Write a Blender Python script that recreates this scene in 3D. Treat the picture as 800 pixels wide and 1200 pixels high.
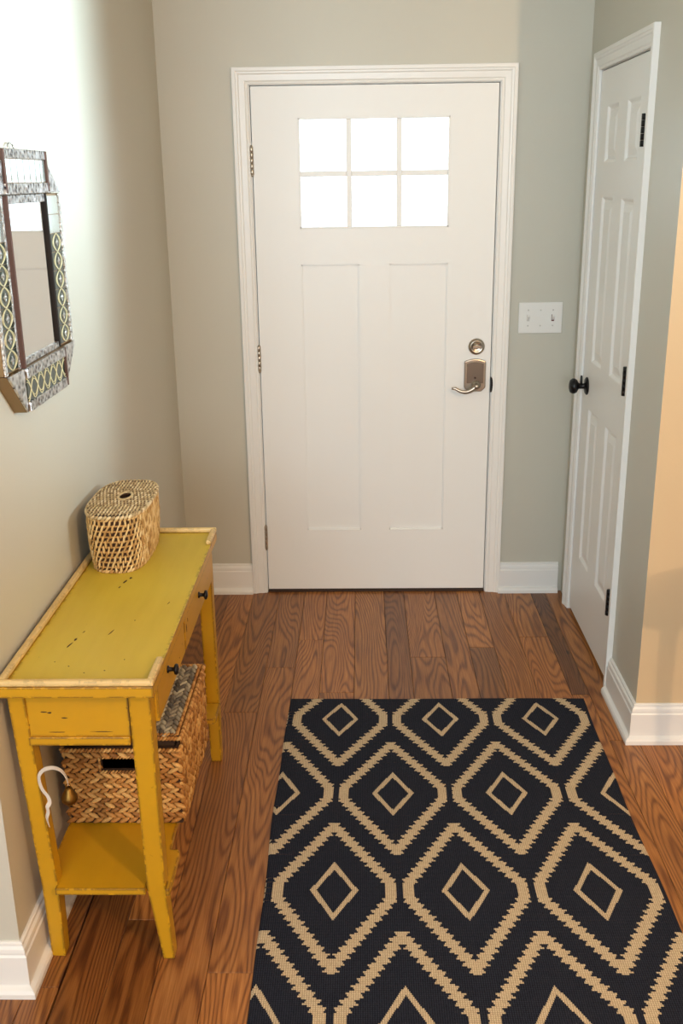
import bpy, math, random
from mathutils import Vector, Matrix
random.seed(7)
S = bpy.context.scene
for o in list(bpy.data.objects): bpy.data.objects.remove(o)
COL = S.collection
PI = math.pi

# ------------------------------------------------------------------ camera
def make_camera():
    cam = bpy.data.cameras.new('camera'); o = bpy.data.objects.new('camera', cam); COL.objects.link(o)
    p, yw, rl = 0.317895, -0.022684, -0.013708
    fw = Vector((math.sin(yw)*math.cos(p), math.cos(yw)*math.cos(p), -math.sin(p)))
    rt = Vector((math.cos(yw), -math.sin(yw), 0)); up = rt.cross(fw)
    r2 = math.cos(rl)*rt + math.sin(rl)*up; u2 = -math.sin(rl)*rt + math.cos(rl)*up
    m = Matrix((r2, u2, -fw)).transposed().to_4x4(); m.translation = Vector((0.40622, -4.03204, 1.68572))
    o.matrix_world = m
    cam.sensor_fit = 'VERTICAL'; cam.sensor_height = 36; cam.sensor_width = 24
    cam.lens = 36*1191.478/1200; cam.clip_start = .05
    S.camera = o
make_camera()

# ------------------------------------------------------------------ world (bright overcast day outside)
W = bpy.data.worlds.new('world'); S.world = W; W.use_nodes = True
bg = W.node_tree.nodes['Background']; bg.inputs[0].default_value = (.80, .92, 1.0, 1); bg.inputs[1].default_value = 5.0

# ------------------------------------------------------------------ lights
def area(name, loc, target, sx, sy, power, col, spread=180):
    l = bpy.data.lights.new(name, 'AREA'); l.shape = 'RECTANGLE'; l.size = sx; l.size_y = sy
    l.energy = power; l.color = col; l.spread = math.radians(spread)
    o = bpy.data.objects.new(name, l); COL.objects.link(o); o.location = loc
    o.rotation_euler = (Vector(target)-Vector(loc)).to_track_quat('-Z', 'Y').to_euler()
    return o
area('side_window_daylight', (3.9, -1.70, 2.05), (-.34, -1.45, 2.15), .9, 1.0, 22, (.66, .88, 1.0), 34)
area('rear_area_light', (-.2, -6.3, 1.9), (.4, 0, 1.9), 2.4, 1.6, 92, (.76, .90, 1.0), 130)  # unseen cool area light behind the camera, standing for daylight
def bulb(name, loc, power, col, r):
    l = bpy.data.lights.new(name, 'POINT'); l.energy = power; l.color = col; l.shadow_soft_size = r
    o = bpy.data.objects.new(name, l); COL.objects.link(o); o.location = loc
bulb('ceiling_bulb', (1.95, -4.4, 2.42), 150, (1.0, .68, .40), .04)
bulb('hall_bulb', (.9, -3.6, 2.5), 8, (1.0, .76, .50), .12)

S.view_settings.view_transform = 'Standard'; S.view_settings.look = 'None'
S.view_settings.gamma = 1; S.view_settings.exposure = -0.25
S.view_settings.use_curve_mapping = False

# ------------------------------------------------------------------ materials
def lin(c):
    r = []
    for v in c[:3]:
        v /= 255.0
        r.append(v/12.92 if v <= .04045 else ((v+.055)/1.055)**2.4)
    return (r[0], r[1], r[2], 1.0)

class NT:
    def __init__(s, name):
        s.m = bpy.data.materials.new(name); s.m.use_nodes = True; s.t = s.m.node_tree
        s.b = s.t.nodes['Principled BSDF']; s.out = s.t.nodes['Material Output']
        s._tc = None
    def n(s, kind, ins=None, **kw):
        nd = s.t.nodes.new(kind)
        for k, v in kw.items(): setattr(nd, k, v)
        for k, v in (ins or {}).items(): s.set(nd.inputs[k], v)
        return nd
    def set(s, sock, v):
        if isinstance(v, bpy.types.NodeSocket): s.t.links.new(v, sock)
        elif isinstance(v, bpy.types.Node): s.t.links.new(v.outputs[0], sock)
        else: sock.default_value = v
    def obj(s):
        if not s._tc: s._tc = s.n('ShaderNodeTexCoord')
        return s._tc.outputs['Object']
    def math(s, op, a, b=0.0, c=0.0):
        return s.n('ShaderNodeMath', {0: a, 1: b, 2: c}, operation=op).outputs[0]
    def scale(s, vec, v):
        return s.n('ShaderNodeVectorMath', {0: vec, 1: v}, operation='MULTIPLY').outputs[0]
    def noise(s, vec, sc, detail=3, rough=.5, dist=0.0):
        return s.n('ShaderNodeTexNoise', {'Vector': vec, 'Scale': sc, 'Detail': detail, 'Roughness': rough, 'Distortion': dist}).outputs['Fac']
    def ramp(s, fac, stops, interp='LINEAR'):
        nd = s.n('ShaderNodeValToRGB', {0: fac}); cr = nd.color_ramp; cr.interpolation = interp
        while len(cr.elements) < len(stops): cr.elements.new(.5)
        for e, (p, c) in zip(cr.elements, stops):
            e.position = p; e.color = c if len(c) == 4 else lin(c)
        return nd.outputs[0]
    def mix(s, fac, a, b, mode='MIX'):
        nd = s.n('ShaderNodeMix', data_type='RGBA', blend_type=mode)
        s.set(nd.inputs[0], fac); s.set(nd.inputs[6], a); s.set(nd.inputs[7], b)
        return nd.outputs[2]
    def bump(s, h, strength=.3, dist=.002):
        nd = s.n('ShaderNodeBump', {'Height': h, 'Strength': strength, 'Distance': dist})
        s.set(s.b.inputs['Normal'], nd.outputs[0]); return nd
    def base(s, col, rough=.5, metal=0.0, spec=.5):
        s.set(s.b.inputs['Base Color'], col); s.set(s.b.inputs['Roughness'], rough)
        s.set(s.b.inputs['Metallic'], metal); s.b.inputs['Specular IOR Level'].default_value = spec
        return s
BW = lambda v: (v, v, v, 1.0)

def paint(name, col, rough=.5, bump=.12, bs=260, var=.03):
    t = NT(name); n = t.noise(t.obj(), 2.2, 2)
    c = lin(col); c2 = tuple(x*(1-var*2) for x in c[:3])+(1,)
    t.base(t.mix(n, c, c2), rough)
    t.bump(t.noise(t.obj(), bs, 2), bump, .0008); return t.m
M = {}
M['wall'] = paint('greige_wall_paint', (203, 199, 184), .42, .25, 150)
M['wall_lamplit'] = paint('lamplit_wall_paint', (214, 190, 152), .42, .25, 150)  # return wall: warm lamplight put into the wall colour
M['ceiling'] = paint('ceiling_paint', (235, 233, 226), .8)
M['trim'] = paint('white_trim_paint', (238, 236, 231), .32, .05, 90, .01)
M['door'] = paint('white_door_paint', (236, 234, 230), .36, .06, 60, .012)
def door_grain():
    t = NT('white_fiberglass_door'); v = t.scale(t.obj(), (90, 90, 3))
    n = t.noise(v, 1.5, 4)
    t.base(lin((240, 239, 235)), .38); t.bump(n, .10, .001); return t.m
M['door'] = door_grain()
def simple(name, col, rough=.4, metal=0.0, spec=.5):
    return NT(name).base(lin(col), rough, metal, spec).m
M['nickel'] = simple('brushed_nickel', (176, 166, 152), .28, 1.0)
M['nickel_dark'] = simple('dark_nickel', (120, 108, 96), .35, 1.0)
M['black'] = simple('black_iron', (14, 13, 15), .38, .3)
M['gap'] = simple('dark_gap', (30, 22, 18), .9)
M['weather'] = simple('dark_brown_sweep', (58, 38, 26), .7)
M['plate'] = simple('switch_plate_plastic', (236, 234, 228), .3)
M['toggle'] = simple('switch_toggle_plastic', (206, 203, 196), .3)
M['redmark'] = simple('switch_red_slot', (92, 30, 30), .5)
def glass():
    t = NT('clear_window_glass')
    tr = t.n('ShaderNodeBsdfTransparent', {'Color': (.97, .99, 1, 1)}); gl = t.n('ShaderNodeBsdfGlossy', {'Roughness': .03})
    fr = t.n('ShaderNodeFresnel', {'IOR': 1.45})
    mx = t.n('ShaderNodeMixShader', {0: fr, 1: tr, 2: gl})
    t.t.links.new(mx.outputs[0], t.out.inputs['Surface']); return t.m
M['glass'] = glass()
M['mirror'] = simple('mirror_glass', (226, 226, 222), .02, 1.0)

def oak(name='oak_floor_board'):
    t = NT(name)
    oi = t.n('ShaderNodeObjectInfo')
    rv = t.n('ShaderNodeCombineXYZ', {0: t.math('MULTIPLY', oi.outputs['Random'], 17.0), 1: t.math('MULTIPLY', oi.outputs['Random'], 41.0), 2: 0.0})
    co = t.n('ShaderNodeVectorMath', {0: t.obj(), 1: rv.outputs[0]}, operation='ADD').outputs[0]
    big = t.noise(t.scale(co, (6.0, .75, 1)), 1.0, 1.6, .45, .15)
    ring = t.math('SINE', t.math('MULTIPLY', big, 235.0))
    ring01 = t.math('MULTIPLY_ADD', ring, .5, .5)
    fib = t.noise(t.scale(co, (330, 9, 1)), 1.0, 3, .6)
    fib2 = t.noise(t.scale(co, (90, 3.0, 1)), 1.0, 2, .6)
    patch = t.noise(t.scale(co, (6, 1.6, 1)), 1.0, 3, .6)
    f = t.math('ADD', t.math('MULTIPLY', t.math('POWER', ring01, 2.2), .25), t.math('ADD', t.math('MULTIPLY', fib, .50), t.math('MULTIPLY', fib2, .32)))
    c = t.ramp(f, [(.22, (192, 136, 76)), (.46, (158, 103, 52)), (.68, (112, 66, 31)), (.95, (68, 38, 18))])
    c = t.mix(t.ramp(patch, [(.45, BW(0)), (.8, BW(.55))]), c, lin((112, 72, 44)), 'MIX')
    # small dark knots
    vo = t.n('ShaderNodeTexVoronoi', {'Vector': t.scale(co, (9, 3.2, 1)), 'Scale': .9})
    kn = t.ramp(vo.outputs['Distance'], [(.025, BW(.8)), (.07, BW(0))])
    c = t.mix(kn, c, lin((44, 26, 16)))
    c = t.mix(1.0, c, oi.outputs['Color'], 'MULTIPLY')
    t.base(c, t.ramp(fib, [(0, BW(.30)), (1, BW(.46))]), 0, .45)
    t.bump(t.math('ADD', t.math('MULTIPLY', f, -.6), t.math('MULTIPLY', fib, -.3)), .22, .0012)
    return t.m
M['oak'] = oak()

def edge_mask(t, r, lo=.80, hi=.99):
    bv = t.n('ShaderNodeBevel', {'Radius': r}, samples=6); g = t.n('ShaderNodeNewGeometry')
    d = t.n('ShaderNodeVectorMath', {0: bv.outputs[0], 1: g.outputs['Normal']}, operation='DOT_PRODUCT').outputs['Value']
    return t.ramp(d, [(lo, BW(1)), (hi, BW(0))])
def yellow(name='worn_mustard_paint', top=(206, 156, 22), low=(190, 134, 16), amt=.44):
    t = NT(name)
    n = t.noise(t.obj(), 3.0, 3); n2 = t.noise(t.scale(t.obj(), (30, 4, 30)), 1, 3)
    c = t.mix(n, lin(top), lin(low)); c = t.mix(t.math('MULTIPLY', n2, .25), c, lin((150, 118, 20)))
    wear = t.math('MULTIPLY', edge_mask(t, .010, .86, .992), t.ramp(t.noise(t.obj(), 38, 4, .7), [(amt, BW(0)), (amt+.04, BW(1))]))
    sp = t.ramp(t.noise(t.scale(t.obj(), (1.6, 1, 1.6)), 34, 5, .62), [(.705, BW(0)), (.73, BW(1))])
    c = t.mix(wear, c, lin((62, 30, 14))); c = t.mix(sp, c, lin((74, 48, 14)))
    t.base(c, t.ramp(n2, [(0, BW(.34)), (1, BW(.5))])); t.bump(t.noise(t.obj(), 130, 3), .12, .001)
    return t.m
M['yellow'] = yellow()
M['yellow_top_lit'] = yellow('cool_lit_mustard_top_paint', (216, 192, 66), (206, 170, 44), .50)  # cool light on the table's top put into a lighter, greener mustard
M['yellow_rail'] = yellow('cream_worn_rail_paint', (232, 205, 150), (222, 184, 110), .52)
M['chip'] = simple('bare_dark_wood_chip', (52, 26, 12), .7)

def weave(name, a, b, c3, rough=.6):
    t = NT(name)
    at = t.n('ShaderNodeAttribute', attribute_name='tone')
    n = t.noise(t.obj(), 160, 3)
    f = t.math('ADD', t.math('MULTIPLY', at.outputs['Fac'], .75), t.math('MULTIPLY', n, .3))
    t.base(t.ramp(f, [(.1, a), (.5, b), (.95, c3)]), rough, 0, .3)
    t.bump(t.noise(t.obj(), 420, 3), .35, .001); return t.m
M['hyacinth'] = weave('golden_brown_hyacinth', (126, 78, 34), (184, 126, 62), (222, 174, 104))
M['hyacinth_grey'] = weave('greyed_hyacinth', (74, 68, 62), (148, 134, 112), (206, 192, 160))
M['wicker'] = weave('straw_wicker', (160, 116, 62), (208, 168, 106), (236, 206, 150))
M['wicker_lid'] = weave('pale_wicker', (150, 122, 84), (204, 178, 132), (236, 216, 176))
M['wicker_core'] = simple('dark_inside_weave', (62, 38, 18), .9)

def silver(name, col=(182, 180, 180), dark=(40, 36, 40), sc=110):
    t = NT(name)
    vo = t.n('ShaderNodeTexVoronoi', {'Vector': t.obj(), 'Scale': sc}); n = t.noise(t.obj(), sc*1.3, 3, .6)
    h = t.math('ADD', vo.outputs['Distance'], t.math('MULTIPLY', n, .6))
    t.base(t.ramp(h, [(.42, dark), (.60, col), (1, (236, 236, 236))]), .28, .92)
    t.bump(h, .9, .004); return t.m
M['silver'] = silver('embossed_silver', sc=78)
M['silver_edge'] = silver('beaded_silver', (205, 200, 192), (70, 60, 54), 190)
M['bronze'] = simple('tarnished_side_metal', (150, 122, 86), .38, .8)
M['rust'] = simple('brown_wood_edge', (84, 54, 42), .5)
M['cream'] = simple('cream_lattice_enamel', (206, 198, 158), .3)
M['tile_green'] = simple('dark_green_glass_tile', (46, 60, 54), .12)
M['tile_pale'] = simple('pale_mirror_and_glare_tile', (206, 216, 210), .1, .7)

def rugmat(name, a, b, spec=.15):
    t = NT(name)
    co = t.obj()
    w = t.n('ShaderNodeTexWave', {'Vector': co, 'Scale': 62, 'Distortion': 1.2, 'Detail': 2, 'Detail Scale': 3}, bands_direction='X')
    w2 = t.n('ShaderNodeTexWave', {'Vector': co, 'Scale': 78, 'Distortion': 1.0, 'Detail': 2, 'Detail Scale': 3}, bands_direction='Y')
    n = t.noise(co, 240, 3, .7)
    h = t.math('ADD', t.math('MULTIPLY', t.math('MULTIPLY', w.outputs['Fac'], w2.outputs['Fac']), .7), t.math('MULTIPLY', n, .6))
    t.base(t.ramp(h, [(.2, a), (.85, b)]), .95, 0, spec)
    t.bump(h, .55, .002); return t.m
M['rug_dark'] = rugmat('charcoal_wool', (15, 18, 27), (50, 53, 66))
M['rug_cream'] = rugmat('cream_wool', (158, 136, 106), (228, 208, 174))
M['ribbon'] = simple('white_satin_ribbon', (226, 214, 198), .35)
M['brass'] = simple('aged_brass', (118, 86, 40), .42, 1.0)
M['lino'] = simple('lamp_shade', (240, 230, 210), .6)

# ------------------------------------------------------------------ mesh building
ORI = {}
class MB:
    def __init__(s): s.v = []; s.f = []; s.mi = []; s.tone = []; s.smooth = []
    def add(s, vs, fs, mi=0, tone=.5, smooth=False):
        k = len(s.v); s.v += [tuple(p) for p in vs]
        for f in fs: s.f.append(tuple(i+k for i in f)); s.mi.append(mi); s.smooth.append(smooth)
        s.tone += [tone]*len(vs); return s
    def box(s, x0, x1, y0, y1, z0, z1, mi=0, fn=None):
        x0, x1 = min(x0, x1), max(x0, x1); y0, y1 = min(y0, y1), max(y0, y1); z0, z1 = min(z0, z1), max(z0, z1)
        vs = [(x, y, z) for z in (z0, z1) for (x, y) in ((x0, y0), (x1, y0), (x1, y1), (x0, y1))]
        if fn: vs = [fn(*p) for p in vs]
        return s.add(vs, [(3, 2, 1, 0), (4, 5, 6, 7), (0, 1, 5, 4), (1, 2, 6, 5), (2, 3, 7, 6), (3, 0, 4, 7)], mi)
    def prism(s, poly, h0, h1, fn, mi=0):
        n = len(poly); vs = [fn(a, b, h0) for a, b in poly]+[fn(a, b, h1) for a, b in poly]
        return s.add(vs, [tuple(range(n-1, -1, -1)), tuple(range(n, 2*n))]+[(i, (i+1) % n, n+(i+1) % n, n+i) for i in range(n)], mi)
    def loft(s, rings, mi=0, cap=True, smooth=False, closed=True, tone=.5):
        n = len(rings[0]); vs = [p for r in rings for p in r]; fs = []
        for j in range(len(rings)-1):
            for i in range(n if closed else n-1):
                a = j*n+i; b = j*n+(i+1) % n; fs.append((a, b, b+n, a+n))
        if cap: fs += [tuple(range(n-1, -1, -1)), tuple(range((len(rings)-1)*n, len(rings)*n))]
        return s.add(vs, fs, mi, tone, smooth)
    def lathe(s, prof, org, axis, n=24, mi=0, tone=.5):
        ax = Vector(axis).normalized(); u = ax.orthogonal().normalized(); w = ax.cross(u); org = Vector(org)
        rings = [[org+ax*h+(u*math.cos(2*PI*i/n)+w*math.sin(2*PI*i/n))*max(r, 1e-5) for i in range(n)] for r, h in prof]
        return s.loft(rings, mi, True, True, tone=tone)
    def tube(s, pts, rad, n=8, mi=0, tone=.5, flat=None, closed=False):
        pts = [Vector(p) for p in pts]; rings = []; prev = None
        for i, p in enumerate(pts):
            if closed: d = (pts[(i+1) % len(pts)]-pts[i-1]).normalized()
            else: d = (pts[min(i+1, len(pts)-1)]-pts[max(i-1, 0)]).normalized()
            if prev is None:
                u = Vector((0, 0, 1)) if abs(d.z) < .9 else Vector((1, 0, 0))
            else: u = prev
            u = (u-d*u.dot(d)).normalized(); prev = u; w = d.cross(u)
            r = rad[i] if isinstance(rad, (list, tuple)) else rad
            ru, rw = (r, r) if not flat else (r*flat[0], r*flat[1])
            rings.append([p+u*math.cos(2*PI*k/n)*ru+w*math.sin(2*PI*k/n)*rw for k in range(n)])
        if closed: rings.append(rings[0]); return s.loft(rings, mi, False, True, tone=tone)
        return s.loft(rings, mi, True, True, tone=tone)
    def blob(s, c, d, w, t, L, R, T, mi=0, tone=.5, nu=6):
        # elongated stitch: centre, length/width/thickness directions and half sizes
        c, d, w, t = Vector(c), Vector(d), Vector(w), Vector(t)
        prof = [(-1, .12), (-.6, .72), (0, 1), (.6, .8), (1, .12)]
        rings = [[c+d*(h*L)+(w*math.cos(2*PI*k/nu)*R+t*math.sin(2*PI*k/nu)*T)*r for k in range(nu)] for h, r in prof]
        return s.loft(rings, mi, True, True, tone=tone)
    def build(s, name, mats, parent=None, bevel=0, seg=2, origin=None, stuff=False):
        if not isinstance(mats, (list, tuple)): mats = [mats]
        mn = [min(p[i] for p in s.v) for i in range(3)]; mx = [max(p[i] for p in s.v) for i in range(3)]
        org = Vector(origin) if origin else Vector(((mn[0]+mx[0])/2, (mn[1]+mx[1])/2, mn[2]))
        me = bpy.data.meshes.new(name)
        me.from_pydata([tuple(Vector(p)-org) for p in s.v], [], s.f)
        for m in mats: me.materials.append(m)
        me.polygons.foreach_set('material_index', s.mi); me.polygons.foreach_set('use_smooth', s.smooth)
        if len(set(s.tone)) > 1:
            at = me.attributes.new('tone', 'FLOAT', 'POINT'); at.data.foreach_set('value', s.tone)
        me.update()
        import bmesh
        bm = bmesh.new(); bm.from_mesh(me); bmesh.ops.recalc_face_normals(bm, faces=bm.faces); bm.to_mesh(me); bm.free()
        o = bpy.data.objects.new(name, me); COL.objects.link(o)
        ORI[o.name] = org
        if parent: o.parent = parent; o.location = org-ORI[parent.name]
        else: o.location = org
        if bevel:
            b = o.modifiers.new('bevel', 'BEVEL'); b.width = bevel; b.segments = seg; b.limit_method = 'ANGLE'; b.angle_limit = .6
        if stuff: o['kind'] = 'stuff'
        return o
def empty(name, loc):
    o = bpy.data.objects.new(name, None); COL.objects.link(o); o.location = loc; ORI[o.name] = Vector(loc); o.empty_display_size = .1; return o
def tag(o, label=None, cat=None, group=None, kind=None):
    if label: o['label'] = label
    if cat: o['category'] = cat
    if group: o['group'] = group
    if kind: o['kind'] = kind
    return o

XL, XR, YR, YL, ZC = -.3413, 1.2441, -1.2155, -2.2505, 2.7
fB = lambda a, z, t: (a, -t, z)            # back wall: a = x, out of the wall = -y
fR = lambda a, z, t: (XR-t, a, z)          # right wall: a = y, out = -x
fL = lambda a, z, t: (XL+t, a, z)          # left wall: a = y, out = +x

def sweep(path, prof, fn, closed_prof=True):
    """mitred sweep of prof [(offset, height)] along a 2D path; returns one MB per segment"""
    P = [Vector(p) for p in path]; nr = []
    for i in range(len(P)-1):
        d = (P[i+1]-P[i]).normalized(); nr.append(Vector((-d.y, d.x)))
    mit = []
    for i in range(len(P)):
        if i == 0: m = nr[0]
        elif i == len(P)-1: m = nr[-1]
        else: m = (nr[i-1]+nr[i]); m = m/(m.dot(nr[i]))
        mit.append(m)
    out = []
    for i in range(len(P)-1):
        mb = MB(); r = [[fn(*(P[j]+mit[j]*o), h) for o, h in prof] for j in (i, i+1)]
        mb.loft(r); out.append(mb)
    return out

# ------------------------------------------------------------------ room shell
def shell():
    w = MB(); T = .16
    w.box(XL-T, -.030, 0, T, 0, ZC); w.box(.944, XR+T, 0, T, 0, ZC); w.box(-.030, .944, 0, T, 2.030, ZC)
    tag(w.build('wall_back', M['wall'], origin=(0, 0, 0)), kind='structure')
    w = MB(); w.box(XL-T, XL, YL, 0, 0, ZC); w.box(-3, XL-T, YL, YL+T, 0, ZC)
    tag(w.build('wall_left', M['wall'], origin=(XL, 0, 0)), kind='structure')
    # right wall with the closet opening
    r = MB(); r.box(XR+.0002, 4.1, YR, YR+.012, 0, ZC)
    tag(r.build('wall_right_return', M['wall_lamplit'], origin=(XR, YR, 0)), kind='structure')
    w = MB(); w.box(XR, XR+T, -.170, 0, 0, ZC); w.box(XR, XR+T, YR+.0125, -.860, 0, ZC); w.box(XR, XR+.0002, YR, YR+.0125, 0, ZC); w.box(XR, XR+T, -.860, -.170, 2.045, ZC)
    tag(w.build('wall_right', M['wall'], origin=(XR, 0, 0)), kind='structure')
    w = MB(); w.box(XR+T, XR+T+.02, -.9, -.1, 0, 2.1)
    tag(w.build('trim_closet_backing', M['gap']), kind='structure')
    w = MB(); w.box(-3.1, -3, -6.5, YL+T, 0, ZC)
    tag(w.build('wall_far_left', M['wall']), kind='structure')
    w = MB(); w.box(4.0, 4.1, -6.5, YR, 0, ZC)
    tag(w.build('wall_far_right', M['wall']), kind='structure')
    w = MB(); w.box(-3.1, 4.1, -6.6, -6.5, 0, ZC)
    tag(w.build('wall_rear', M['wall']), kind='structure')
    w = MB(); w.box(-3.2, 4.2, -6.7, .3, ZC, ZC+.1)
    tag(w.build('ceiling', M['ceiling']), kind='structure')
shell()

BASE_PROF = [(0, 0), (.030, 0), (.030, .012), (.026, .019), (.018, .024), (.016, .026), (.016, .098), (.013, .103), (.0135, .108), (.012, .116), (.0075, .122), (.0075, .128), (.004, .131), (0, .131)]
fZ = lambda a, b, h: (a, b, h)
def baseboards():
    def mk(name, path, bevel=0):
        e = None
        for i, mb in enumerate(sweep(path, BASE_PROF, fZ)):
            o = mb.build(name if i == 0 else 'baseboard_run', M['trim'], e)
            if i == 0: e = o; tag(o, kind='structure')
    # offset to the left of the walking direction
    mk('baseboard_back_left', [(-.0665, 0), (XL, 0)])
    mk('baseboard_back_right', [(XR-.018, 0), (.9745, 0)])
    mk('baseboard_right', [(1.9, YR), (XR, YR), (XR, -.903)])
    mk('baseboard_left', [(XL, -.031), (XL, YL), (-.9, YL)])
baseboards()

CAS = [(0, 0), (.0, .008), (.004, .010), (.010, .0095), (.014, .0125), (.034, .0135), (.038, .0165), (.044, .017), (.047, .0195), (.058, .0195), (.060, .018), (.060, 0)]
def casing(name, x0, x1, ztop, fn, w=.060, flip=False):
    prof = [(o*w/.060, h) for o, h in CAS]
    # path goes up on one side, across, down the other; offset pointing outwards
    path = [(x0, 0.0), (x0, ztop), (x1, ztop), (x1, 0.0)]
    e = None
    segs = sweep(path, prof, fn)
    for i, mb in zip((1, 0, 2), (segs[1], segs[0], segs[2])):
        if i == 1: e = tag(mb.build(name, M['trim']), kind='structure')
        else: mb.build('side_casing', M['trim'], e)
casing('trim_1', -.0065, .9205, 2.0125, fB)
casing('trim_2', -.898+.055, -.192+.005, 2.028, lambda a, z, t: fR(a, z, t), .058)

# ------------------------------------------------------------------ front door
def front_door():
    # jamb and threshold
    j = MB()
    for a, b in ((-.0295, -.004), (.918, .9435)): j.box(a, b, .0005, .16, 0, 2.0295)
    j.box(-.004, .918, .0005, .16, 2.0110, 2.0295)
    j.box(-.004, .006, .048, .07, 0, 2.011); j.box(.908, .918, .048, .07, 0, 2.011); j.box(.006, .908, .048, .07, 2.0, 2.011)
    tag(j.build('trim_3', M['trim']), kind='structure')
    th = MB(); th.box(-.004, .918, -.004, .16, .0002, .0085)
    tag(th.build('trim_4', M['weather'], bevel=.002), kind='structure')
    d = empty('door_1', (.457, 0, .009)); tag(d, kind='structure')
    z0, z1, y1 = .014, 2.0075, .044
    g = (.172, .738, 1.501, 1.897)
    s = MB()
    s.box(0, .172, 0, y1, z0, z1); s.box(.738, .914, 0, y1, z0, z1)
    s.box(.172, .738, 0, y1, z0, .280); s.box(.172, .738, 0, y1, 1.366, 1.501); s.box(.172, .738, 0, y1, 1.897, z1)
    s.box(.396, .514, 0, y1, .280, 1.366)
    slab = s.build('door_slab', M['door'], d)
    for a, b in ((.172, .396), (.514, .738)):
        p = MB(); p.box(a, b, .012, .035, .280, 1.366)
        # small sticking around the recess
        for c in ((a, a+.004, .280, 1.366), (b-.004, b, .280, 1.366), (a, b, .280, .284), (a, b, 1.362, 1.366)):
            p.box(c[0], c[1], .005, .013, c[2], c[3])
        p.build('recessed_panel', M['door'], d)
    # glazing bead and muntins
    f = MB()
    for c in ((g[0], g[0]+.006, g[2], g[3]), (g[1]-.006, g[1], g[2], g[3]), (g[0], g[1], g[2], g[2]+.006), (g[0], g[1], g[3]-.006, g[3])):
        f.box(c[0], c[1], -.003, .012, c[2], c[3])
    f.build('glazing_bead', M['door'], d, bevel=.001)
    xs = [.172+(.566)/3, .172+2*.566/3]; zm = 1.699
    for x in xs:
        m = MB(); m.box(x-.010, x+.010, .001, .034, g[2]+.006, g[3]-.006); m.build('muntin', M['door'], d, bevel=.002)
    m = MB()
    ed = [g[0]+.006, xs[0]-.010, xs[0]+.010, xs[1]-.010, xs[1]+.010, g[1]-.006]
    for i in (0, 2, 4): m.box(ed[i], ed[i+1], .001, .034, zm-.010, zm+.010)
    m.build('muntin', M['door'], d, bevel=.002)
    for i in (0, 2, 4):
        for a, b in ((g[2]+.006, zm-.010), (zm+.010, g[3]-.006)):
            p = MB(); p.box(ed[i], ed[i+1], .016, .020, a, b); p.build('glass_pane', M['glass'], d)
    sw = MB(); sw.box(.002, .912, .004, .042, .0086, .014); sw.build('door_sweep', M['weather'], d)
    # hinges on the left
    for zc in (1.749, 1.004, .250):
        h = MB(); n = 5; L = .100
        for k in range(n):
            a = zc-L/2+k*L/n
            h.lathe([(.0062, 0), (.0068, .001), (.0068, L/n-.0018), (.0062, L/n-.0008)], (-.0035, -.0065, a), (0, 0, 1), 14)
        h.lathe([(.003, -.004), (.0055, 0), (.0055, .002)], (-.0035, -.0065, zc-L/2-.003), (0, 0, 1), 12)
        h.lathe([(.0055, 0), (.0055, .002), (.003, .005)], (-.0035, -.0065, zc+L/2), (0, 0, 1), 12)
        h.build('hinge', M['nickel'], d)
    # deadbolt
    b = MB(); c = (.857, 0, 1.044)
    b.lathe([(.0325, 0), (.0325, .004), (.030, .009), (.024, .0125), (.022, .013), (.019, .0105), (.0001, .0105)], c, (0, -1, 0), 36)
    db = b.build('deadbolt', M['nickel'], d)
    t = MB(); t.lathe([(.009, 0), (.009, .006), (.007, .008)], (.857, -.0105, 1.044), (0, -1, 0), 20)
    t.box(.857-.017, .857+.017, -.026, -.0165, 1.044-.0055, 1.044+.0055); t.build('thumb_turn', M['nickel'], db, bevel=.002)
    # lever lock with arched plate
    def arch(cx, w, z0, z1, rise, cut):
        pts = [(cx-w+cut, z0), (cx+w-cut, z0), (cx+w, z0+cut), (cx+w, z1-rise)]
        for k in range(1, 12):
            q = k/12.0; pts.append((cx+w-2*w*q, z1-rise+rise*math.sin(PI*q)))
        return pts+[(cx-w, z1-rise), (cx-w, z0+cut)]
    p = MB(); p.prism(arch(.853, .0425, .866, .997, .010, .016), 0, .016, fB); lk = p.build('lock_plate', M['nickel'], d, bevel=.004, seg=3)
    p = MB(); p.prism(arch(.853, .033, .900, .984, .006, .002), .016, .0185, fB); p.build('lock_cover', M['nickel_dark'], lk, bevel=.002)
    p = MB(); p.lathe([(.004, 0), (.004, .0012)], (.853, -.0185, .922), (0, -1, 0), 14)
    p.build('status_light', M['black'], lk)
    lv = MB(); lv.lathe([(.0185, 0), (.0185, .006), (.0135, .011), (.0105, .012), (.0105, .040), (.0095, .043)], (.857, -.016, .893), (0, -1, 0), 28)
    pts = []; rad = []
    for k in range(15):
        q = k/14.0
        x = .857-.098*q; z = .893-.012*math.sin(min(1, q*1.5)*PI/2)*(1-q)*2-.004*q+.0
        z = .893-.017*math.sin(PI*min(1, q*1.15)) - .010*q+.003*q*q*q
        pts.append((x, -.050-.004*math.sin(PI*q), z)); rad.append(.0105*(1-.55*q))
    lv.tube(pts, rad, 12, flat=(1.0, .75)); lv.build('lever_handle', M['nickel'], lk)
    # strike plate seen on the jamb edge
    st = MB(); st.prism([(.9195+.006*math.cos(a), .892+.030*math.sin(a)) for a in [(-PI/2)+PI*k/10 for k in range(11)]]+[(.9155, .922), (.9155, .862)], .0002, .0105, fB)
    st.build('strike_plate', M['black'], d)
front_door()

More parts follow.
